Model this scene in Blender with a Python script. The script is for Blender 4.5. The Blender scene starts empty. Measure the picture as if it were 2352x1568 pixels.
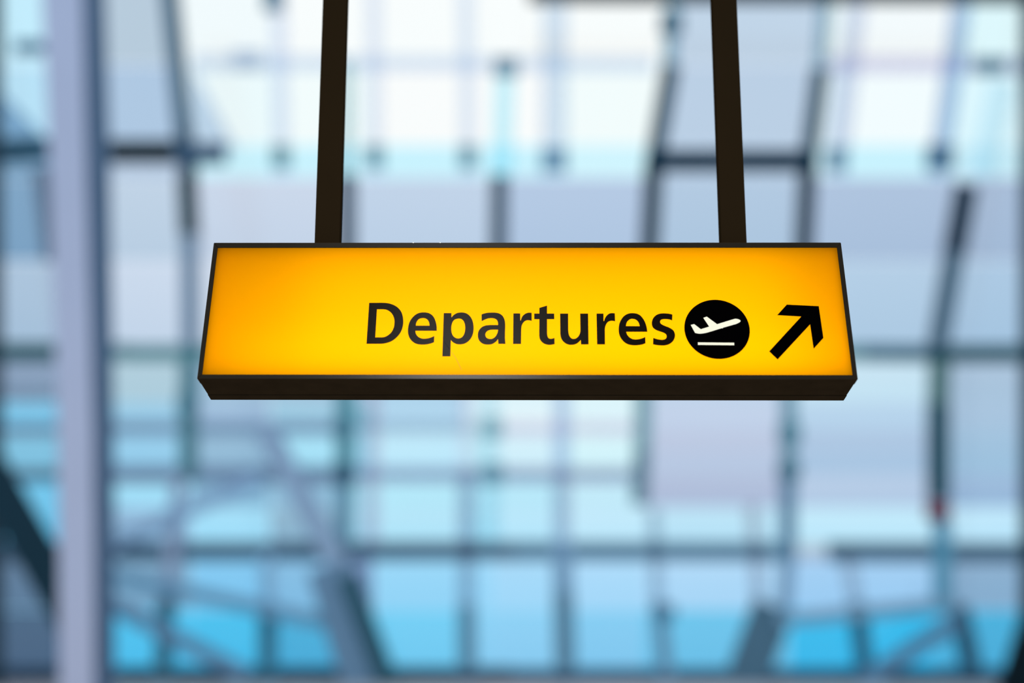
import bpy, math
from mathutils import Vector, Matrix
from mathutils.geometry import tessellate_polygon

S = bpy.context.scene
COL = S.collection

# ------------------------------------------------------------------ camera
F_PX, IW, IH = 2728.37, 2352, 1568
CAM_Z, PITCH = 1.85, math.radians(11.562)
cam_d = bpy.data.cameras.new('camera')
cam = bpy.data.objects.new('camera', cam_d)
COL.objects.link(cam)
cam.location = (0, 0, CAM_Z)
cam.rotation_euler = (math.pi / 2 + PITCH, 0, 0)
cam_d.sensor_width = 36
cam_d.lens = 36 * F_PX / IW
cam_d.clip_end = 500
cam_d.dof.use_dof = True
cam_d.dof.focus_distance = 3.19
cam_d.dof.aperture_fstop = 0.50
S.camera = cam

# added unseen spotlight behind the viewer; gives the lower frame rail its highlight
ld = bpy.data.lights.new('rail_highlight_spot', 'SPOT'); ld.spot_size = math.radians(17); ld.spot_blend = .4; ld.shadow_soft_size = .7; ld.energy = 1500; ld.color = (1, .95, .88)
lo = bpy.data.objects.new('rail_highlight_spot', ld); COL.objects.link(lo)
lo.location = (-.66, -4.5, 7.75)
lo.rotation_euler = (Vector((0.02, 3.05, 2.42)) - lo.location).to_track_quat('-Z', 'Y').to_euler()

# ------------------------------------------------------------------ sky: pale overhead, bluer low down
SKY_S = 1.2
SKY = [(-1.0, (.42, .56, .70)), (-.20, (.30, .60, .86)), (-.08, (.32, .70, .97)), (0.0, (.42, .80, 1.03)), (.09, (.66, .92, 1.06)),
       (.20, (.92, 1.02, 1.08)), (.32, (1.14, 1.16, 1.17)), (.5, (1.16, 1.17, 1.19)), (1.0, (.95, 1.0, 1.08))]
world = bpy.data.worlds.new('sky'); S.world = world
world.use_nodes = True
nt = world.node_tree; nt.nodes.clear()
tc = nt.nodes.new('ShaderNodeTexCoord'); sx = nt.nodes.new('ShaderNodeSeparateXYZ')
mp = nt.nodes.new('ShaderNodeMapRange'); mp.inputs['From Min'].default_value = -1; mp.inputs['From Max'].default_value = 1
rp = nt.nodes.new('ShaderNodeValToRGB'); bg = nt.nodes.new('ShaderNodeBackground'); wo = nt.nodes.new('ShaderNodeOutputWorld')
cr = rp.color_ramp
while len(cr.elements) > 1: cr.elements.remove(cr.elements[-1])
for i, (z, c) in enumerate(SKY):
    e = cr.elements[0] if i == 0 else cr.elements.new((z + 1) / 2)
    e.position = (z + 1) / 2
    e.color = (c[0] / SKY_S, c[1] / SKY_S, c[2] / SKY_S, 1)
bg.inputs['Strength'].default_value = SKY_S
L = nt.links.new
L(tc.outputs['Generated'], sx.inputs[0]); L(sx.outputs['Z'], mp.inputs['Value']); L(mp.outputs[0], rp.inputs[0])
L(rp.outputs[0], bg.inputs[0]); L(bg.outputs[0], wo.inputs[0])

S.view_settings.view_transform = 'Standard'
S.view_settings.look = 'None'
S.view_settings.exposure = 0
S.view_settings.gamma = 1
S.view_settings.use_curve_mapping = False


def sky_at(z):
    for (z0, c0), (z1, c1) in zip(SKY, SKY[1:]):
        if z <= z1:
            t = (z - z0) / (z1 - z0)
            return [a + (b - a) * t for a, b in zip(c0, c1)]
    return SKY[-1][1]


# ------------------------------------------------------------------ helpers
def lin(c):
    return [((v / 255) / 12.92 if v <= 10.3 else (((v / 255) + .055) / 1.055) ** 2.4) for v in c]


R_, U_, FW = Vector((1, 0, 0)), Vector((0, -math.sin(PITCH), math.cos(PITCH))), Vector((0, math.cos(PITCH), math.sin(PITCH)))
CAM = Vector((0, 0, CAM_Z))


def ray(px, py):
    return FW + R_ * ((px - IW / 2) / F_PX) - U_ * ((py - IH / 2) / F_PX)


def on_plane(px, py, p0, n):
    d = ray(px, py)
    return CAM + d * ((p0 - CAM).dot(n) / d.dot(n))


def tag(o, label=None, cat=None, group=None, kind=None):
    for k, v in (('label', label), ('category', cat), ('group', group), ('kind', kind)):
        if v: o[k] = v
    return o


def empty(name, loc=(0, 0, 0), mat=None):
    o = bpy.data.objects.new(name, None); COL.objects.link(o)
    if mat is not None: o.matrix_world = mat
    else: o.location = loc
    return o


def mesh_obj(name, verts, faces, mats, parent=None, fmat=None, smooth=False):
    me = bpy.data.meshes.new(name)
    me.from_pydata([tuple(v) for v in verts], [], faces)
    for m in (mats if isinstance(mats, (list, tuple)) else [mats]): me.materials.append(m)
    if fmat:
        for p, i in zip(me.polygons, fmat): p.material_index = i
    if smooth:
        for p in me.polygons: p.use_smooth = True
    me.update()
    o = bpy.data.objects.new(name, me); COL.objects.link(o)
    if parent: o.parent = parent
    return o


def bevel(o, w, seg=2):
    b = o.modifiers.new('bevel', 'BEVEL'); b.width = w; b.segments = seg; b.limit_method = 'ANGLE'
    return o


BOXF = [(0, 3, 2, 1), (4, 5, 6, 7), (0, 1, 5, 4), (1, 2, 6, 5), (2, 3, 7, 6), (3, 0, 4, 7)]


def box(name, c, s, m, parent=None, bv=0):
    x, y, z = c; a, b, d = s[0] / 2, s[1] / 2, s[2] / 2
    v = [(x - a, y - b, z - d), (x + a, y - b, z - d), (x + a, y + b, z - d), (x - a, y + b, z - d),
         (x - a, y - b, z + d), (x + a, y - b, z + d), (x + a, y + b, z + d), (x - a, y + b, z + d)]
    o = mesh_obj(name, v, BOXF, m, parent)
    if bv: bevel(o, bv)
    return o


def mat(name, c, rough=.5, metal=0, noise=.0, spec=.3, scale=3):
    """painted / coated metal: flat colour with a faint mottle"""
    m = bpy.data.materials.new(name); m.use_nodes = True
    t = m.node_tree; b = t.nodes['Principled BSDF']
    b.inputs['Base Color'].default_value = (*c, 1)
    b.inputs['Roughness'].default_value = rough; b.inputs['Metallic'].default_value = metal
    b.inputs['Specular IOR Level'].default_value = spec
    if noise:
        tc = t.nodes.new('ShaderNodeTexCoord'); n = t.nodes.new('ShaderNodeTexNoise'); n.inputs['Scale'].default_value = scale
        r = t.nodes.new('ShaderNodeMapRange'); r.inputs['To Min'].default_value = 1 - noise; r.inputs['To Max'].default_value = 1 + noise
        mx = t.nodes.new('ShaderNodeMix'); mx.data_type = 'RGBA'; mx.blend_type = 'MULTIPLY'; mx.inputs['Factor'].default_value = 1
        mx.inputs['A'].default_value = (*c, 1)
        t.links.new(tc.outputs['Object'], n.inputs['Vector']); t.links.new(n.outputs['Fac'], r.inputs['Value'])
        t.links.new(r.outputs[0], mx.inputs['B']); t.links.new(mx.outputs['Result'], b.inputs['Base Color'])
    return m


_pc = {}


def paint(rgb):
    if sum(rgb) < 330: rgb = tuple(v * .95 for v in rgb)
    if rgb not in _pc: _pc[rgb] = mat('painted_metal', [min(v / k, .95) for v, k in zip(lin(rgb), (.72, .81, .88))], .6, 0, .05, .1, .8)
    return _pc[rgb]


def glass(tint):
    k = tuple(round(v, 2) for v in tint)
    if k in _pc: return _pc[k]
    m = bpy.data.materials.new('tinted_glass'); m.use_nodes = True
    t = m.node_tree; t.nodes.clear()
    tr = t.nodes.new('ShaderNodeBsdfTransparent'); tr.inputs[0].default_value = (*k, 1)
    gl = t.nodes.new('ShaderNodeBsdfGlossy'); gl.inputs['Roughness'].default_value = .08
    mx = t.nodes.new('ShaderNodeMixShader'); mx.inputs[0].default_value = .03
    o = t.nodes.new('ShaderNodeOutputMaterial')
    t.links.new(tr.outputs[0], mx.inputs[1]); t.links.new(gl.outputs[0], mx.inputs[2]); t.links.new(mx.outputs[0], o.inputs[0])
    _pc[k] = m
    return m


# ------------------------------------------------------------------ glass wall: lower part upright, upper part leaning inward
D = 24.0
N_LOW = Vector((0, -1, 0)); P_LOW = Vector((0, D, 0))
knee = on_plane(1176, 808, P_LOW, N_LOW)
LEAN = math.radians(12)
N_UP = Vector((0, -math.cos(LEAN), -math.sin(LEAN))); P_UP = knee.copy()


def bar_mesh(name, a, b, width, depth, n, m, parent, off=0.0, bv=.02):
    """straight box section from a to b, lying against the plane with normal n"""
    d = (b - a).normalized(); w = d.cross(n).normalized() * (width / 2)
    f = n * (depth + off); k = n * off
    v = [a - w + k, a + w + k, a + w + f, a - w + f, b - w + k, b + w + k, b + w + f, b - w + f]
    o = mesh_obj(name, v, BOXF, m, parent)
    return bevel(o, bv) if bv else o


def facade_bar(name, p, q, wpx, rgb, parent, pl='low', depth=.14, off=.02, dist=None, bv=.02):
    if isinstance(dist, tuple):
        p0, n = (P_LOW, N_LOW) if dist[0] == 'low' else (P_UP, N_UP)
        off = .175 + .105 * dist[1]; p0 = p0 + n * off; off = 0
    elif dist is not None: p0, n = Vector((0, dist, 0)), N_LOW
    else: p0, n = (P_LOW, N_LOW) if pl == 'low' else (P_UP, N_UP)
    a, b = on_plane(*p, p0, n), on_plane(*q, p0, n)
    dd = ((a + b) / 2 - CAM).dot(FW)
    fin = dist is None and sum(rgb) > 470 and name != 'bracket'
    o = bar_mesh(name, a, b, wpx * (1 if fin else 1.12) * dd / F_PX, depth, n, glass(fin_tint(p, q, rgb)) if fin else paint(rgb), parent, off, 0 if fin else bv)
    if fin: o.name = 'glass_fin'
    return o


PANES = []


def fin_tint(p, q, rgb):
    """tint of a translucent glass fin whose colour is rgb where it stands before a pane"""
    x, y = (p[0] + q[0]) / 2, (max(p[1], -120) + q[1]) / 2
    for quad, c in PANES:
        (xa0, y0), (xb0, _), (xb1, y1), (xa1, _) = quad
        t = (y - y0) / (y1 - y0)
        if 0 <= t <= 1 and xa0 + (xa1 - xa0) * t <= x <= xb0 + (xb1 - xb0) * t:
            return [math.sqrt(max(.05, min(.98, a / b))) for a, b in zip(lin(rgb), lin(c))]
    return [.9] * 3


def pane(quad, rgb, parent, pl, lift=0):
    p0, n = (P_LOW, N_LOW) if pl == 'low' else (P_UP, N_UP)
    if not lift: PANES.append((quad, rgb))
    pts = [on_plane(*q, p0 + n * lift, n) for q in quad]
    c = sum(pts, Vector()) / len(pts)
    pts = [p + (c - p).normalized() * .012 for p in pts]
    sk = sky_at((c - CAM).normalized().z)
    tgt = lin(rgb)
    tint = [max(.02, min(.99, (v - .03 * .8) / (s * .97))) for v, s in zip(tgt, sk)]
    tint = [math.sqrt(v) for v in tint]      # the ray passes two faces of the pane
    v = [p for p in pts] + [p - n * .02 for p in pts]
    return mesh_obj('pane', v, BOXF, glass(tint), parent)


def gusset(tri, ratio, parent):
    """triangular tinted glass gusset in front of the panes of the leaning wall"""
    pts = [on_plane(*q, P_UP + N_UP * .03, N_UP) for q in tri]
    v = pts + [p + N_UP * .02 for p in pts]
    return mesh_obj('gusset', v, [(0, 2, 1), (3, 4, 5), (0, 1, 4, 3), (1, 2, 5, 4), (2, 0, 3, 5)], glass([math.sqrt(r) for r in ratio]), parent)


def lerp_line(tab, y):
    if y <= tab[0][0]:
        (y0, x0), (y1, x1) = tab[0], tab[1]
    else:
        for (y0, x0), (y1, x1) in zip(tab, tab[1:]):
            if y <= y1: break
    return x0 + (x1 - x0) * (y - y0) / (y1 - y0)


floor = box('floor', (0, 11, -.1), (60, 32, .2), mat('pale_terrazzo', (.42, .45, .5), .35, 0, .08, .4, 12))
tag(floor, kind='structure')

win_up = empty('window_1', (0, D, knee.z)); tag(win_up, kind='structure', label='upper glass wall leaning inward over the hall')
win_lo = empty('window_2', (0, D, 0)); tag(win_lo, kind='structure', label='lower upright glass wall of the hall')
for w in (win_up, win_lo): w.location = (0, 0, 0)

UPX = {'A': [(0, -260), (808, -260)], 'B': [(0, -4), (808, -4)], 'C': [(0, 178), (808, 205)], 'D': [(0, 397), (405, 432), (808, 440)],
       'E': [(0, 640), (808, 652)], 'F': [(0, 797), (808, 795)], 'G': [(0, 858), (808, 864)], 'H': [(0, 1068), (405, 1075), (808, 1075)],
       'I': [(0, 1162), (405, 1150), (808, 1146)], 'J': [(0, 1275), (808, 1280)], 'K': [(0, 1552), (405, 1497), (808, 1472)],
       'L': [(0, 1895), (405, 1850), (808, 1812)], 'M': [(0, 1968), (405, 1918), (808, 1880)], 'N': [(0, 2208), (405, 2150), (808, 2100)],
       'P': [(0, 2280), (405, 2215), (808, 2150)], 'Q': [(0, 2440), (808, 2440)]}
W1, W2, CY = (253, 255, 255), (246, 254, 255), (206, 245, 255)
UP_ROWS = [
    (-150, 148, 'ABCDEFGHIJKLMNQ', [(150, 190, 225), (200, 238, 255), (188, 204, 222), (244, 254, 255), W1, W1, W1, W1, W1, W1, (198, 214, 234), (240, 250, 252), W2, (226, 250, 255)]),
    (148, 332, 'ABCDEFGHIJKLMNQ', [(150, 190, 225), (190, 228, 250), (178, 202, 228), (240, 252, 255), W2, W2, W1, W1, W1, W2, (192, 210, 231), (224, 240, 248), W2, (226, 250, 255)]),
    (332, 408, 'ABCDEFGHIJKLMNQ', [(120, 150, 180), (130, 165, 195), (185, 205, 226), CY, CY, CY, CY, CY, CY, (214, 247, 255), (186, 206, 229), (208, 240, 250), CY, (206, 240, 252)]),
    (408, 600, 'ABCDFIKLPQ', [(120, 150, 180), (132, 166, 198), (193, 211, 230), (203, 217, 235), (196, 213, 232), (184, 203, 227), (180, 202, 226), (176, 197, 223), (172, 192, 216)]),
    (600, 808, 'ABCDFIKLPQ', [(140, 165, 190), (175, 198, 220), (203, 219, 236), (208, 221, 238), (205, 220, 238), (188, 208, 230), (184, 206, 230), (182, 207, 231), (173, 202, 226)]),
]
for y0, y1, cols, rgbs in UP_ROWS:
    for a, b, c in zip(cols, cols[1:], rgbs):
        xa0, xb0, xa1, xb1 = (lerp_line(UPX[k], y) for k, y in ((a, y0), (b, y0), (a, y1), (b, y1)))
        pane([(xa0, y0), (xb0, y0), (xb1, y1), (xa1, y1)], c, win_up, 'up')

LOX = [-260, -4, 225, 437, 620, 795, 857, 1072, 1132, 1290, 1478, 1812, 2155, 2440]
LO_ROWS = [
    (808, 925, [(120, 145, 170), (138, 162, 188), (178, 207, 221), (165, 195, 220), (165, 195, 220), (170, 205, 230), (178, 212, 235), (210, 238, 248), (222, 244, 250), (225, 246, 252), (196, 213, 235), (200, 228, 244), (172, 198, 222)]),
    (925, 985, [(120, 160, 190), (128, 200, 235), (155, 203, 232), (162, 192, 220), (160, 205, 228), (140, 195, 218), (178, 216, 238), (205, 236, 246), (226, 247, 253), (222, 246, 253), (196, 212, 235), (186, 212, 236), (170, 198, 224)]),
    (985, 1090, [(100, 140, 170), (132, 194, 225), (152, 207, 236), (152, 188, 216), (168, 226, 248), (160, 218, 240), (192, 234, 253), (190, 234, 248), (212, 240, 252), (214, 245, 252), (188, 201, 227), (174, 199, 227), (162, 194, 222)]),
    (1090, 1165, [(60, 90, 110), (120, 200, 238), (165, 224, 249), (140, 185, 214), (150, 192, 220), (168, 220, 240), (184, 234, 252), (178, 230, 248), (188, 234, 252), (198, 236, 252), (178, 193, 219), (184, 205, 232), (158, 188, 220)]),
    (1165, 1265, [(60, 90, 110), (112, 196, 236), (150, 190, 222), (165, 224, 250), (145, 182, 208), (165, 216, 240), (180, 230, 251), (168, 226, 248), (186, 232, 252), (196, 235, 253), (186, 228, 248), (206, 234, 252), (190, 232, 252)]),
    (1265, 1400, [(70, 95, 120), (104, 128, 156), (132, 172, 204), (134, 202, 242), (138, 192, 228), (120, 150, 190), (154, 216, 248), (158, 218, 250), (168, 220, 251), (172, 220, 250), (180, 218, 248), (164, 208, 244), (142, 178, 208)]),
    (1400, 1600, [(70, 95, 120), (84, 108, 136), (86, 194, 240), (84, 192, 238), (84, 176, 220), (90, 125, 155), (118, 206, 245), (138, 208, 245), (140, 208, 245), (134, 204, 243), (112, 195, 236), (70, 188, 238), (82, 176, 220)]),
]
for y0, y1, rgbs in LO_ROWS:
    for xa, xb, c in zip(LOX, LOX[1:], rgbs):
        pane([(xa, y0), (xb, y0), (xb, y1), (xa, y1)], c, win_lo, 'low')

# the wall carries on to both sides
SIDES = ((-900, -580, 0), (-580, -260, 0), (2440, 2760, -1), (2760, 3080, -1))
for y0, y1, cols, rgbs in UP_ROWS:
    for xa, xb, k in SIDES: pane([(xa, y0), (xb, y0), (xb, y1), (xa, y1)], rgbs[k], win_up, 'up')
for y0, y1, rgbs in LO_ROWS:
    for xa, xb, k in SIDES: pane([(xa, y0), (xb, y0), (xb, y1), (xa, y1)], rgbs[k], win_lo, 'low')
for x in (-900, -580, -260, 2440, 2760, 3080):
    facade_bar('mullion', (x, -150), (x, 806), 34, (90, 122, 146), win_up, 'up', .13)
    facade_bar('mullion', (x, 812), (x, 1600), 34, (70, 112, 136), win_lo, 'low', .13)

# glazing bars: (from, to, width in px, colour)
UP_BARS = [
    ('transom', (445, 146), (1500, 150), 34, (219, 231, 244)), ('transom', (1895, 150), (3080, 154), 36, (196, 212, 234)),
    ('mullion', (640, -150), (650, 404), 34, (226, 232, 246)), ('mullion', (858, -150), (863, 404), 34, (228, 235, 247)),
    ('mullion', (1068, -150), (1075, 404), 36, (226, 234, 246)), ('mullion', (1276, -150), (1272, 404), 58, (214, 228, 241)),
    ('mullion', (1972, -40), (1920, 404), 40, (208, 220, 238)), ('mullion', (2212, -40), (2150, 404), 42, (176, 200, 226)),
    ('mullion', (798, 140), (797, 404), 22, (160, 200, 208)), ('mullion', (1160, 170), (1152, 404), 46, (204, 244, 253)),
    ('mullion', (2300, 190), (2250, 404), 60, (205, 242, 253)),
    ('mullion', (1552, -150), (1535, 150), 30, (140, 182, 198)), ('mullion', (1905, -150), (1882, 160), 26, (135, 172, 190)),
    ('mullion', (380, -150), (424, 300), 36, (80, 112, 134)), ('mullion', (424, 300), (436, 404), 36, (62, 92, 116)),
    ('mullion', (432, 404), (438, 540), 38, (38, 66, 78)), ('mullion', (438, 540), (440, 796), 34, (112, 138, 164)),
    ('mullion', (1147, 404), (1144, 640), 34, (60, 82, 102)), ('mullion', (798, 404), (798, 640), 34, (64, 84, 104)),
    ('bracket', (630, -40), (630, 28), 38, (100, 135, 155)), ('bracket', (648, 336), (648, 386), 34, (110, 155, 165)),
    ('bracket', (862, 336), (862, 386), 34, (110, 155, 170)), ('bracket', (1075, 336), (1075, 386), 34, (112, 155, 170)),
    ('bracket', (1272, 343), (1272, 393), 52, (116, 155, 182)), ('bracket', (1162, 136), (1162, 176), 50, (120, 152, 172)),
    ('bracket', (1540, 35), (1539, 80), 44, (70, 112, 136)), ('bracket', (570, 120), (570, 160), 60, (190, 206, 224)),
    ('bracket', (1918, 340), (1917, 392), 38, (118, 155, 176)), ('bracket', (2155, 335), (2153, 390), 52, (84, 120, 148)),
    ('bracket', (2268, 136), (2268, 172), 62, (104, 140, 162)), ('bracket', (2350, 140), (2350, 172), 30, (130, 165, 190)),
    ('bracket', (2352, 345), (2352, 395), 20, (100, 140, 165)),
    ('transom', (-900, 806), (130, 808), 36, (44, 96, 106)), ('transom', (130, 808), (300, 808), 34, (96, 140, 152)),
    ('transom', (300, 810), (1180, 810), 32, (92, 142, 152)), ('transom', (1180, 810), (1980, 810), 32, (92, 142, 152)),
    ('transom', (1980, 810), (2130, 812), 34, (66, 112, 134)), ('transom', (2130, 812), (3080, 812), 36, (40, 90, 104)),
]
for i, (nm, p, q, w, c) in enumerate(UP_BARS):
    dp = {'transom': .10, 'mullion': .14, 'bracket': .20}[nm]
    facade_bar(nm, p, q, w, c, win_up, 'up', dp + .001 * (i % 9))
LO_BARS = [
    ('transom', (240, 984), (800, 984), 26, (124, 156, 186)), ('transom', (800, 984), (1140, 985), 28, (150, 184, 210)),
    ('transom', (1140, 985), (1478, 986), 28, (200, 214, 232)),
    ('transom', (-900, 1092), (240, 1092), 26, (90, 125, 150)), ('transom', (-900, 988), (240, 986), 22, (115, 145, 175)), ('transom', (-900, 900), (240, 905), 14, (120, 150, 175)),
    ('transom', (240, 1090), (800, 1091), 34, (112, 140, 172)), ('transom', (800, 1091), (1478, 1092), 32, (136, 166, 198)),
    ('transom', (-900, 1268), (240, 1268), 40, (70, 100, 128)),
    ('transom', (240, 1266), (1180, 1265), 38, (74, 108, 136)), ('transom', (1180, 1265), (1820, 1267), 38, (84, 124, 152)),
    ('transom', (1900, 1267), (3080, 1272), 40, (74, 110, 138)),
    ('transom', (-900, 1560), (1176, 1560), 50, (40, 66, 92)), ('transom', (1176, 1560), (3080, 1560), 46, (48, 84, 114)), ('transom', (1820, 1266), (1905, 1267), 36, (160, 182, 210)),
    ('mullion', (437, 830), (435, 1108), 36, (74, 122, 138)), ('mullion', (795, 830), (793, 1100), 38, (80, 138, 156)), ('mullion', (793, 1100), (790, 1250), 34, (92, 140, 166)),
    ('mullion', (857, 830), (855, 1245), 30, (148, 184, 212)), ('mullion', (1070, 830), (1072, 1080), 36, (176, 204, 230)),
    ('mullion', (1072, 1080), (1072, 1245), 38, (140, 178, 206)), ('mullion', (1072, 1245), (1072, 1390), 36, (120, 164, 200)), ('mullion', (1072, 1390), (1074, 1545), 36, (84, 130, 160)),
    ('mullion', (1290, 830), (1290, 1080), 38, (180, 204, 230)), ('mullion', (1290, 1080), (1290, 1245), 38, (146, 184, 212)),
    ('mullion', (1290, 1245), (1294, 1360), 40, (110, 150, 184)), ('mullion', (1294, 1360), (1298, 1545), 42, (84, 126, 154)),
    ('mullion', (1132, 830), (1132, 1245), 34, (168, 222, 240)),
    ('mullion', (1478, 830), (1474, 1040), 34, (116, 158, 172)), ('mullion', (1474, 1040), (1468, 1160), 34, (94, 128, 148)),
    ('mullion', (1500, 1170), (1508, 1380), 26, (140, 172, 204)), ('mullion', (1510, 1380), (1530, 1560), 30, (96, 140, 172)),
    ('mullion', (1810, 830), (1808, 1100), 32, (110, 152, 172)), ('mullion', (1808, 1100), (1806, 1290), 32, (88, 130, 160)), ('mullion', (1806, 1290), (1798, 1400), 28, (110, 148, 182)),
    ('mullion', (1725, 1160), (1742, 1400), 28, (150, 174, 204)), ('mullion', (1938, 1250), (1965, 1395), 30, (140, 172, 204)),
    ('mullion', (2155, 830), (2152, 930), 42, (80, 118, 122)), ('mullion', (2152, 930), (2152, 1148), 44, (38, 80, 98)),
    ('mullion', (2160, 1195), (2160, 1400), 36, (84, 146, 178)),
    ('bracket', (793, 965), (793, 1005), 40, (70, 120, 142)), ('bracket', (793, 1068), (793, 1112), 42, (56, 96, 122)),
    ('bracket', (1132, 965), (1132, 1005), 40, (120, 170, 186)), ('bracket', (1132, 1068), (1132, 1112), 42, (92, 140, 164)),
    ('bracket', (1810, 975), (1810, 1020), 42, (78, 128, 148)), ('bracket', (1809, 1060), (1809, 1100), 42, (70, 118, 140)),
    ('bracket', (435, 905), (435, 950), 40, (70, 120, 140)), ('bracket', (1525, 1388), (1525, 1422), 40, (70, 118, 150)),
    ('bracket', (2150, 1152), (2150, 1195), 44, (104, 44, 66)),
]
for i, (nm, p, q, w, c) in enumerate(LO_BARS):
    dp = {'transom': .10, 'mullion': .14, 'bracket': .20}[nm]
    facade_bar(nm, p, q, w, c, win_lo, 'low', dp + .001 * (i % 9))

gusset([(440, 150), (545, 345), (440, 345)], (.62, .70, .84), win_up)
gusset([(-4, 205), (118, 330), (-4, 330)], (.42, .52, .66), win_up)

# ------------------------------------------------------------------ steelwork standing just inside the glass
_layer = [0]


def strut(name, segs, label, cat, dist):
    """one member; segs = [(part, from, to, width, colour)]; several lengths become parts"""
    n = N_UP if isinstance(dist, tuple) and dist[0] == 'up' else N_LOW
    p0 = Vector((0, dist, 0)) if not isinstance(dist, tuple) else ((P_UP if dist[0] == 'up' else P_LOW) + n * (.175 + .105 * dist[1]))
    base = on_plane(*segs[-1][2], p0, n)
    objs = []
    for i, (part, p, q, w, rgb) in enumerate(segs):
        o = facade_bar(part if len(segs) > 1 else name, p, q, w, rgb, None, dist=dist, depth=.1 + .002 * i, bv=.015)
        for v in o.data.vertices: v.co -= base
        objs.append(o)
    if len(segs) == 1:
        root = objs[0]; root.location = base
    else:
        root = empty(name, base)
        for o in objs: o.parent = root
    tag(root, label, cat)
    return root


UL, LL = 'upper_length', 'lower_length'
strut('crossbeam', [('dark_length', (236, 349), (402, 349), 46, (14, 34, 44)), ('slate_stub', (402, 352), (522, 354), 42, (66, 94, 122))],
      'near-black short crossbeam with a slate stub end right of the lavender column', 'beam', ('up', 1))
strut('crossbeam', [('', (-60, 352), (112, 342), 46, (42, 84, 108))], 'teal crossbeam running into the left side of the lavender column', 'beam', ('up', 0))
strut('crossbeam', [('', (36, 110), (112, 110), 26, (80, 116, 144))], 'small slate beam stub high up left of the lavender column', 'beam', ('up', 0))
strut('crossbeam', [('', (1486, 370), (1866, 370), 44, (10, 46, 68))], 'dark teal crossbeam passing behind the right hanger rod', 'beam', ('up', 1))
strut('steel_post', [(UL, (1541, 150), (1502, 370), 36, (52, 84, 104)), (LL, (1502, 370), (1484, 700), 38, (46, 66, 82))],
      'dark raking post left of the right hanger rod, dropping behind the sign', 'post', ('up', 0))
strut('steel_post', [(UL, (1883, 160), (1855, 370), 34, (56, 88, 106)), (LL, (1855, 370), (1838, 700), 36, (42, 60, 78))],
      'dark raking post right of the right hanger rod, behind the sign end', 'post', ('up', 0))
strut('steel_post', [('post_head', (2218, 424), (2190, 580), 46, (40, 60, 80)), (LL, (2190, 580), (2150, 806), 42, (80, 110, 132))],
      'slate raking post with a dark head at the far right, ending on the teal transom', 'post', ('up', 0))
strut('steel_post', [('', (-10, -60), (-8, 1640), 30, (34, 54, 70))], 'dark post at the extreme left edge of the glass wall', 'post', 22.4)
strut('steel_post', [('', (2362, -60), (2360, 1640), 34, (34, 60, 76))], 'dark post at the extreme right edge of the glass wall', 'post', 22.4)
strut('roof_beam', [('', (1214, -16), (2460, -14), 50, (26, 44, 54))], 'long dark roof beam along the top of the glass, right half', 'beam', 20.5)
strut('steel_brace', [('', (-60, 1010), (178, 1428), 78, (18, 48, 64))], 'broad dark diagonal brace at the lower left behind the lavender column', 'brace', 21.2)
strut('steel_brace', [('', (610, 985), (790, 1320), 46, (128, 158, 190))], 'pale slate diagonal brace below the sign, left of centre', 'brace', ('low', 2))
strut('steel_brace', [('', (752, 1300), (850, 1620), 84, (92, 128, 160))], 'wide slate diagonal brace reaching the floor left of centre', 'brace', ('low', 3))
strut('steel_brace', [('', (800, 1320), (912, 1620), 40, (40, 84, 104))], 'narrow dark teal brace beside the wide slate brace', 'brace', ('low', 4))
strut('steel_brace', [('', (1776, 1390), (1690, 1620), 84, (70, 108, 134))], 'wide slate diagonal brace reaching the floor right of centre', 'brace', ('low', 0))
strut('steel_brace', [('', (1975, 1568), (2198, 1424), 34, (80, 126, 162))], 'slanting blue-grey brace at the lower right between two raking posts', 'brace', ('low', 2))
strut('steel_brace', [('', (1786, 1424), (2200, 1386), 26, (104, 148, 180))], 'nearly level blue-grey brace crossing the lower right panes', 'brace', ('low', 1))
strut('steel_brace', [('', (150, 1294), (600, 1098), 30, (128, 166, 202))], 'pale rising brace right of the lavender column', 'brace', ('low', 1))
strut('steel_brace', [('', (150, 1299), (745, 1428), 28, (96, 146, 182))], 'long gently falling brace in the lower left panes', 'brace', ('low', 2))
strut('steel_brace', [('', (160, 1337), (570, 1550), 32, (92, 136, 172))], 'steeper falling brace near the floor at the lower left', 'brace', ('low', 1))
strut('steel_post', [(UL, (414, 1090), (386, 1375), 28, (132, 156, 188)), (LL, (384, 1375), (372, 1620), 36, (60, 110, 136))],
      'raking post nearest the lavender column, pale above and teal at its foot', 'post', ('low', 0))
strut('steel_post', [(UL, (612, 1270), (616, 1386), 24, (124, 172, 208)), (LL, (616, 1386), (614, 1620), 36, (56, 114, 144))],
      'upright post left of the wide slate brace, pale above and teal at its foot', 'post', ('low', 0))
strut('steel_post', [('', (1966, 1385), (1996, 1620), 36, (48, 104, 136))], 'teal raking post foot at the lower right, the left of two', 'post', ('low', 0))
strut('steel_post', [('', (2200, 1392), (2248, 1620), 40, (48, 94, 124))], 'teal raking post foot at the lower right, the right of two', 'post', ('low', 0))
strut('steel_brace', [('', (2410, 1330), (2296, 1700), 74, (0, 18, 28))], 'near-black slanting brace at the bottom right corner', 'brace', 21.0)

# lavender box column: pale front, shade of its right side painted on in slate
col = empty('steel_column', (0, 0, 0)); tag(col, 'tall lavender-grey box column with the shade of its right side painted in slate, left of the sign', 'column')
DC = 17.5


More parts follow.
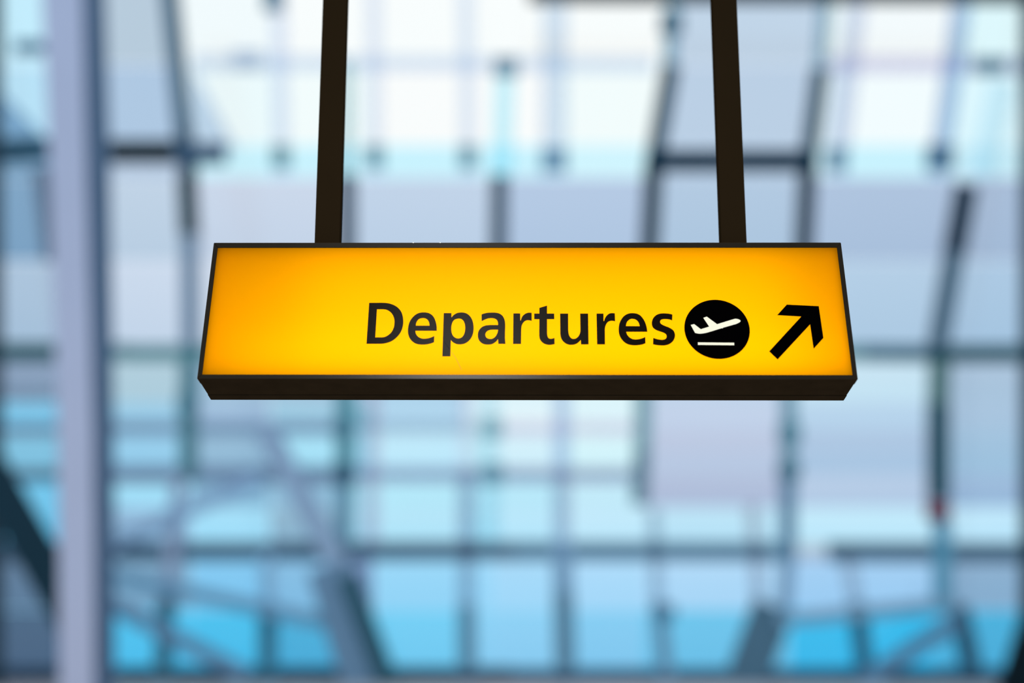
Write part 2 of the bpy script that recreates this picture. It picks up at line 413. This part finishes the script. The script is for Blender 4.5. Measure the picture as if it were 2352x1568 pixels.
def col_strip(name, lx, rx, dist, depth, m, off=0):
    p0 = Vector((0, dist, 0))
    rows = []
    for (y, a, b) in zip((-260, 300, 1000, 1620), lx, rx):
        A, B = on_plane(a, y, p0, N_LOW), on_plane(b, y, p0, N_LOW)
        rows.append([A, B, B + Vector((0, depth, 0)), A + Vector((0, depth, 0))])
    z0 = rows[-1][0].z
    v = [p for r in rows for p in r]
    if z0 > 0:
        v += [Vector((p.x, p.y, 0)) for p in rows[-1]]
    n = len(v) // 4
    f = [(0, 1, 2, 3), tuple(4 * (n - 1) + k for k in (3, 2, 1, 0))]
    for i in range(n - 1):
        for k in range(4):
            a, b = 4 * i + k, 4 * i + (k + 1) % 4
            f.append((a, a + 4, b + 4, b))
    return bevel(mesh_obj(name, v, f, m, col), .015)


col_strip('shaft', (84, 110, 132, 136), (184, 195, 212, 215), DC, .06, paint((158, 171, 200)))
o = col_strip('painted_shade_side', (150, 165, 185, 188), (218, 234, 243, 244), DC + .062, .4, paint((72, 98, 128)))
tag(o, 'right side of the column, its shade painted in slate grey')
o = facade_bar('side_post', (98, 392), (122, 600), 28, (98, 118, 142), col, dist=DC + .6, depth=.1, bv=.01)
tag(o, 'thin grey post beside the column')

# ------------------------------------------------------------------ hanging light box
SW, SH, SD = 1.70, .4002, .1486
a_, b_, c_ = .425315, .0119539, -.00060956
ca, sa, cb, sb, cc, sc = math.cos(a_), math.sin(a_), math.cos(b_), math.sin(b_), math.cos(c_), math.sin(c_)
Rx = Matrix(((1, 0, 0), (0, ca, -sa), (0, sa, ca))); Ry = Matrix(((cb, 0, sb), (0, 1, 0), (-sb, 0, cb))); Rz = Matrix(((cc, -sc, 0), (sc, cc, 0), (0, 0, 1)))
RR = Rz @ Ry @ Rx


def c2w(v): return R_ * v[0] + U_ * v[1] + FW * v[2]


ex, eu, ea = (c2w(RR.col[i]) for i in range(3))
org = CAM + c2w(Vector((.0378788, .0857829, 3.13779368)))       # centre of the sign's front plane
M = Matrix(((ex.x, ea.x, eu.x, org.x), (ex.y, ea.y, eu.y, org.y), (ex.z, ea.z, eu.z, org.z), (0, 0, 0, 1)))
MI = M.inverted()
sign = empty('hanging_sign', mat=M)
tag(sign, 'yellow backlit airport Departures sign in a dark frame hung from two rods', 'sign')


def face_pt(px, py):
    q = MI @ on_plane(px, py, org, ea)
    return (q.x, q.z)


dark = mat('dark_bronze_metal', (.0125, .0085, .0045), .45, 0, .12, .1, 30)
dark2 = mat('dark_bronze_panel', (.0330, .0190, .0090), .9, 0, .25, .0, 18)
railm = mat('satin_bronze_frame', (.0120, .0085, .0045), .22, 0, .15, .06, 40)
black = mat('black_vinyl', (.004, .002, .0005), .22, 0, 0, .018)
blackest = mat('black_vinyl_disc', (.0005, .0004, .0005), .9, 0, 0, .0)

IX, IT, IB = .838, .1850, -.1880
HX, HZ = SW / 2, SH / 2
RD = .034           # depth of a rail


def rail(name, prof_pts, y0, y1, m=railm):
    """mitred rail: quad outline in x,z extruded y0..y1"""
    v = [(x, y0, z) for x, z in prof_pts] + [(x, y1, z) for x, z in prof_pts]
    return bevel(mesh_obj(name, v, [(0, 1, 2, 3), (7, 6, 5, 4), (0, 4, 5, 1), (1, 5, 6, 2), (2, 6, 7, 3), (3, 7, 4, 0)], [m, dark2], sign, fmat=[0, 0, 1, 1, 1, 1]), .0006, 1)


for y0, y1 in ((0, RD), (SD - RD, SD)):
    g = .0003
    rail('frame_rail', [(-HX + g, -HZ), (HX - g, -HZ), (IX - g, IB), (-IX + g, IB)], y0, y1)
    rail('frame_rail', [(-IX + g, IT), (IX - g, IT), (HX - g, HZ), (-HX + g, HZ)], y0, y1)
    rail('frame_rail', [(-HX, -HZ + g), (-IX, IB + g), (-IX, IT - g), (-HX, HZ - g)], y0, y1)
    rail('frame_rail', [(IX, IB + g), (HX, -HZ + g), (HX, HZ - g), (IX, IT - g)], y0, y1)
# housing body between the two rail rings: four plates set in by 1.5 mm with a shadow joint
i_, j_ = .0012, .0015
yb0, yb1 = RD + j_, SD - RD - j_
ym, yl = (yb0 + yb1) / 2, yb1 - yb0
box('housing_panel', (0, ym, -HZ + i_ + .003), (SW - 2 * i_, yl, .006), dark2, sign)
box('housing_panel', (0, ym, HZ - i_ - .003), (SW - 2 * i_, yl, .006), dark2, sign)
box('housing_panel', (-HX + i_ + .003, ym, 0), (.006, yl, SH - .016), dark2, sign)
box('housing_panel', (HX - i_ - .003, ym, 0), (.006, yl, SH - .016), dark2, sign)
box('back_panel', (0, SD - .008, -.0015), (2 * IX + .004, .006, IT - IB + .004), dark2, sign)
# thin inner shell that keeps the lamp light in
shell = mat('inner_shell', (.9, .9, .9), .8)
for c, s in (((0, SD / 2, -HZ + .0095), (2 * IX, SD - .03, .002)), ((0, SD / 2, HZ - .0125), (2 * IX, SD - .03, .002)),
             ((-IX + .0015, SD / 2, 0), (.002, SD - .03, .37)), ((IX - .0015, SD / 2, 0), (.002, SD - .03, .37))):
    box('inner_shell', c, s, shell, sign)

# translucent yellow face: front sheet scatters, the rest of the slab lets light in
ym_ = bpy.data.materials.new('yellow_acrylic'); ym_.use_nodes = True
t = ym_.node_tree; t.nodes.clear()
tl = t.nodes.new('ShaderNodeBsdfTranslucent'); tl.inputs[0].default_value = (1.0, .405, .0, 1)
gl = t.nodes.new('ShaderNodeBsdfGlossy'); gl.inputs['Roughness'].default_value = .25
mx = t.nodes.new('ShaderNodeMixShader'); mx.inputs[0].default_value = .0002
oo = t.nodes.new('ShaderNodeOutputMaterial')
t.links.new(tl.outputs[0], mx.inputs[1]); t.links.new(gl.outputs[0], mx.inputs[2]); t.links.new(mx.outputs[0], oo.inputs[0])
clr = bpy.data.materials.new('acrylic_back'); clr.use_nodes = True
t = clr.node_tree; t.nodes.clear()
tr = t.nodes.new('ShaderNodeBsdfTransparent'); oo = t.nodes.new('ShaderNodeOutputMaterial'); t.links.new(tr.outputs[0], oo.inputs[0])
FY = .0025
v = [(-IX, FY, IB), (IX, FY, IB), (IX, FY + .004, IB), (-IX, FY + .004, IB), (-IX, FY, IT), (IX, FY, IT), (IX, FY + .004, IT), (-IX, FY + .004, IT)]
face = mesh_obj('face_panel', v, BOXF, [ym_, clr], sign, fmat=[1, 1, 0, 1, 1, 1])
tag(face, 'glowing yellow acrylic face')


def lamp(cx, cz, sx_, sz, power):
    ld = bpy.data.lights.new('sign_lamp', 'AREA'); ld.shape = 'RECTANGLE'; ld.size = sx_; ld.size_y = sz; ld.energy = power
    lo = bpy.data.objects.new('sign_lamp', ld); COL.objects.link(lo)
    lo.parent = sign
    lo.location = (cx, SD - .02, cz)
    lo.rotation_euler = (-math.pi / 2, 0, 0)     # shine towards the face (local -Y)
    return lo


def lamp_L(cx, cz, a, b, rad, dy=0):
    lamp(cx, cz, a, b, rad * math.pi * a * b).location.y -= dy


lamp_L(.0, -.01, 1.66, .35, .96)
lamp_L(.02, -.135, 1.60, .09, 1.2, .004)
lamp_L(.05, .00, 1.30, .34, .62, .006)
lamp_L(.06, -.03, .70, .20, .06, .008)

# ---- print on the face -------------------------------------------------------
def curve_pts(spec, o, s):
    """spec: 'x,y' smooth, 'x,y!' corner -> list of picture points"""
    P = []
    for w in spec.split():
        c = w.endswith('!'); x, y = w.rstrip('!').split(',')
        P.append((o[0] + float(x) / s, o[1] + float(y) / s, c))
    n = len(P); out = []
    for i in range(n):
        p0, p1, p2, p3 = P[i - 1], P[i], P[(i + 1) % n], P[(i + 2) % n]
        if p1[2] and p2[2]:
            out.append(p1[:2]); continue
        if p1[2]: p0 = (2 * p1[0] - p2[0], 2 * p1[1] - p2[1])
        if p2[2]: p3 = (2 * p2[0] - p1[0], 2 * p2[1] - p1[1])
        for k in range(4):
            u = k / 4
            out.append(tuple(.5 * (2 * p1[j] + (p2[j] - p0[j]) * u + (2 * p0[j] - 5 * p1[j] + 4 * p2[j] - p3[j]) * u * u
                                   + (3 * p1[j] - p0[j] - 3 * p2[j] + p3[j]) * u ** 3) for j in (0, 1)))
    return out


def decal(name, loops, m, parent, y_front, thick):
    """loops of (x, z) on the face, first is the outline, the rest holes"""
    loops3 = [[Vector((x, z, 0)) for x, z in lp] for lp in loops]
    tris = tessellate_polygon(loops3)
    flat = [p for lp in loops for p in lp]
    n = len(flat)
    v = [(x, y_front, z) for x, z in flat] + [(x, y_front + thick, z) for x, z in flat]
    f = []
    for a, b, c in tris:
        (x0, z0), (x1, z1), (x2, z2) = flat[a], flat[b], flat[c]
        if (x1 - x0) * (z2 - z0) - (x2 - x0) * (z1 - z0) < 0: b, c = c, b
        f.append((a, b, c)); f.append((a + n, c + n, b + n))
    k = 0
    for lp in loops:
        q = len(lp)
        for i in range(q):
            a, b = k + i, k + (i + 1) % q
            f.append((a, b, b + n, a + n))
        k += q
    return mesh_obj(name, v, f, m, parent)


def glyph(specs, o, s):
    return [[face_pt(*p) for p in curve_pts(sp, o, s)] for sp in specs]


GL = [
    ('D', (830, 680), 13.064, ["232,190! 620,188! 720,192 820,206 920,235 1010,275 1090,330 1160,405 1210,490 1240,590 1254,700 1255,790 1240,900 1210,1000 1160,1100 1090,1190 1000,1275 900,1340 800,1380 700,1405 620,1416 540,1418! 150,1418!",
                               "465,380! 650,380! 730,390 810,422 880,475 935,545 972,630 990,720 990,800 978,900 945,990 895,1075 835,1135 760,1185 690,1215 630,1224! 415,1226!"]),
    ('e', (925, 700), 15.68, ["1225,918! 1225,820 1218,730 1195,620 1150,490 1080,380 990,310 880,268 740,258 620,270 500,315 390,400 290,520 220,670 188,840 186,960 200,1060 240,1170 310,1270 400,1345 510,1395 640,1415 780,1415 900,1402 1020,1372 1128,1330! 1136,1105! 1020,1160 900,1192 780,1206 690,1198 600,1165 530,1110 480,1040 460,970 455,918!",
                              "468,735! 480,650 515,570 570,505 650,470 740,460 820,475 885,515 930,580 955,655 963,735!"]),
    ('p', (1005, 700), 12.06, ["170,218! 382,218! 384,342! 430,285 500,235 570,208 650,200 740,207 820,238 890,295 945,375 980,470 997,570 999,660 985,770 950,870 890,960 810,1030 720,1070 620,1084 530,1075 450,1040 400,1000 368,965! 355,1416! 130,1416!",
                               "590,368 660,382 715,430 750,510 764,600 760,700 738,790 695,865 640,905 570,920 500,905 440,860 400,790 382,700 380,610 395,520 430,440 490,388"]),
    ('a', (1085, 700), 15.68, ["330,330! 430,295 550,272 700,264 850,270 970,300 1070,365 1130,450 1168,560 1182,680 1182,800! 1175,1000! 1176,1200! 1190,1390! 935,1390! 920,1215! 870,1290 790,1355 700,1400 600,1416 480,1412 380,1385 290,1325 230,1245 200,1150 195,1050 215,950 265,860 345,785 440,740 540,720 660,712 780,712! 925,712! 918,620 890,545 840,495 760,468 660,462 560,475 460,510 332,572!",
                               "925,880! 760,878 650,885 560,915 500,965 468,1030 468,1090 500,1160 560,1200 640,1215 720,1205 800,1155 860,1085 900,1000 918,930"]),
    ('r', (1165, 690), 14.258, ["202,410! 425,410! 430,640! 445,640! 470,560 510,490 570,435 640,400 710,385 800,390! 803,655! 750,640 680,632 610,645 545,690 500,755 472,830 460,930! 452,1410! 190,1410!"]),
    ('t', (1165, 690), 14.258, ["1052,230! 1305,155! 1305,415! 1540,415! 1543,597! 1305,597! 1308,1080! 1320,1150 1345,1205 1385,1235 1450,1240 1500,1228 1548,1210! 1555,1412! 1480,1430 1390,1440 1300,1430 1210,1400 1130,1340 1075,1260 1052,1170 1048,1080! 1052,600! 885,597! 885,415! 1052,415!"]),
    ('u', (1275, 700), 15.68, ["180,300! 470,300! 475,900! 490,1020 520,1110 570,1175 620,1205 680,1210 750,1195 820,1140 870,1070 900,990 912,900! 903,300! 1190,300! 1208,1410! 935,1410! 925,1250! 860,1320 780,1380 690,1415 590,1425 480,1415 390,1380 300,1310 235,1220 200,1120 187,1000!"]),
    ('r', (1360, 700), 15.68, ["160,300! 410,300! 415,570! 432,570! 460,480 510,395 580,325 650,292 730,283 820,288! 830,580! 770,563 690,560 610,580 545,630 500,705 470,800 462,900! 468,1410! 180,1410!"]),
    ('e', (1360, 700), 15.68, ["1992,955! 1980,850 1950,720 1900,590 1830,470 1740,370 1620,305 1480,285 1350,292 1230,335 1120,420 1030,550 975,700 957,850 962,960 985,1070 1040,1190 1120,1290 1220,1370 1340,1420 1480,1442 1620,1440 1750,1425 1850,1400 1925,1368! 1918,1140! 1820,1185 1700,1218 1590,1232 1490,1225 1400,1190 1310,1120 1260,1045 1230,955!",
                              "1222,750! 1235,670 1270,590 1330,525 1400,492 1480,490 1560,510 1630,560 1680,630 1705,700 1715,755!"]),
    ('s', (1485, 700), 15.68, ["935,335! 850,312 740,297 620,292 500,300 390,335 290,405 220,510 192,630 205,740 250,820 330,880 430,925 540,960 640,1000 700,1045 725,1100 718,1165 680,1215 600,1240 500,1240 380,1218 245,1175! 235,1405! 340,1430 480,1445 620,1448 740,1430 850,1385 940,1310 1000,1220 1030,1110 1020,1010 980,920 900,850 800,795 700,758 600,715 520,665 492,600 510,540 560,510 640,497 760,500 860,520 925,548!"]),
]
TY = FY - .0007
for ch, o_, s_, specs in GL:
    g = decal('letter', glyph(specs, o_, s_), black, sign, TY, .0006)
    tag(g, 'black letter ' + ch)

PO, PS = (1560, 670), 6.533
k = [face_pt(PO[0] + x / PS, PO[1] + y / PS) for x, y in ((103, 510), (1038, 600), (535, 93), (600, 1025))]
cx_, cz_ = (k[0][0] + k[1][0]) / 2, (k[2][1] + k[3][1]) / 2
rad = (math.dist(k[0], k[1]) + math.dist(k[2], k[3])) / 4
print('disc', cx_, cz_, rad, math.dist(k[0], k[1]) / 2, math.dist(k[2], k[3]) / 2)
disc = decal('pictogram_disc', [[(cx_ + rad * math.cos(i * math.tau / 96), cz_ + rad * math.sin(i * math.tau / 96)) for i in range(96)]], blackest, sign, TY, .0006)
tag(disc, 'black pictogram disc')
wm = bpy.data.materials.new('backlit_white_acrylic'); wm.use_nodes = True
t = wm.node_tree; t.nodes.clear()
em = t.nodes.new('ShaderNodeEmission'); em.inputs[0].default_value = (1, 1, .80, 1); em.inputs[1].default_value = .98
oo = t.nodes.new('ShaderNodeOutputMaterial'); t.links.new(em.outputs[0], oo.inputs[0])
pl = decal('airplane_symbol', glyph(["175,493! 225,480! 325,557! 452,518! 363,386! 415,368! 570,482! 820,405! 850,400 890,408 918,424 920,440 895,460 850,480! 655,535! 655,545! 637,542! 430,605! 370,618 300,623 240,612!"], PO, PS), wm, disc, TY - .0005, .0004)
tag(pl, 'cream backlit climbing aeroplane')
rw = decal('runway_line', glyph(["282,755! 826,760! 828,797! 283,792!"], PO, PS), wm, disc, TY - .0005, .0004)
tag(rw, 'cream backlit runway line')
ar = decal('direction_arrow', glyph(["1352,888! 1835,365! 1473,344! 1617,186! 2097,210! 2167,687! 2020,850! 1967,483! 1480,1010!"], PO, PS), blackest, sign, TY, .0006)
tag(ar, 'black arrow pointing up and right')
# hairline scratch by the letter p
scm = mat('scratch_grime', (.75, .30, .0), .6)
sc1 = decal('scratch', glyph(["3.5,0! 8,5! 22,26! 39,62! 37,62! 20,27! 7,6.5!"], (1034, 806), 1.45), scm, sign, FY - .00025, .0002)
scm2 = mat('scratch_black', (.0006, .0004, .0003), .7)
sc2 = decal('scratch', glyph(["185,985! 215,1040! 290,1150! 350,1230! 350,1262! 320,1215! 240,1110! 205,1050!"], (1005, 700), 12.06), scm2, sign, TY - .00015, .0001)
# two bright chips on the top edge
chip = mat('bare_metal_chip', (.9, .9, .85), .4)
for px in (949, 1011):
    x, z = face_pt(px, 556.5)
    mesh_obj('paint_chip', [(x - .0022, -.0006, HZ + .0005), (x + .0026, -.0006, HZ + .0006), (x + .0004, -.0006, HZ - .0022), (x, .0012, HZ + .0006)],
             [(0, 2, 1), (0, 1, 3), (1, 2, 3), (2, 0, 3)], chip, sign)

# ---- hanger rods and the beam they hang from --------------------------------
rodm = mat('hanger_rod_bronze', (.0175, .0105, .0048), .95, 0, .05, .0, 8)
top_c = M @ Vector((0, SD * .5, HZ))
ROD_Y = top_c.y
rod_top = 4.6
for (xb, wb) in ((753.6, 57.0), (1683, 58)):
    p = on_plane(xb, 556, Vector((0, ROD_Y, 0)), N_LOW)
    w = wb * (p - CAM).dot(FW) / F_PX
    loc = MI @ Vector((p.x, ROD_Y, 0))
    zb = (M @ Vector(((MI @ p).x, SD * .5, HZ))).z - .006
    v = []
    for z in (zb, rod_top):
        for dx, dy in ((-1, -1), (1, -1), (1, 1), (-1, 1)):
            v.append(MI @ Vector((p.x + dx * w / 2, ROD_Y + dy * .02, z)))
    rod = bevel(mesh_obj('hanger_rod', v, BOXF, rodm, sign), .002)
    v = []
    for z in (rod_top - .02, rod_top):
        for dx, dy in ((-1, -1), (1, -1), (1, 1), (-1, 1)):
            v.append(MI @ Vector((p.x + dx * .09, ROD_Y + dy * .07, z)))
    mesh_obj('mounting_plate', v, BOXF, rodm, sign)
hb = box('ceiling_beam', (0, 0, .15), (9, .25, .3), mat('ceiling_beam_paint', (.25, .28, .32), .5), None, .01)
hb.location = (0, ROD_Y, rod_top)
tag(hb, 'grey steel ceiling beam from which the two sign rods hang', 'beam')
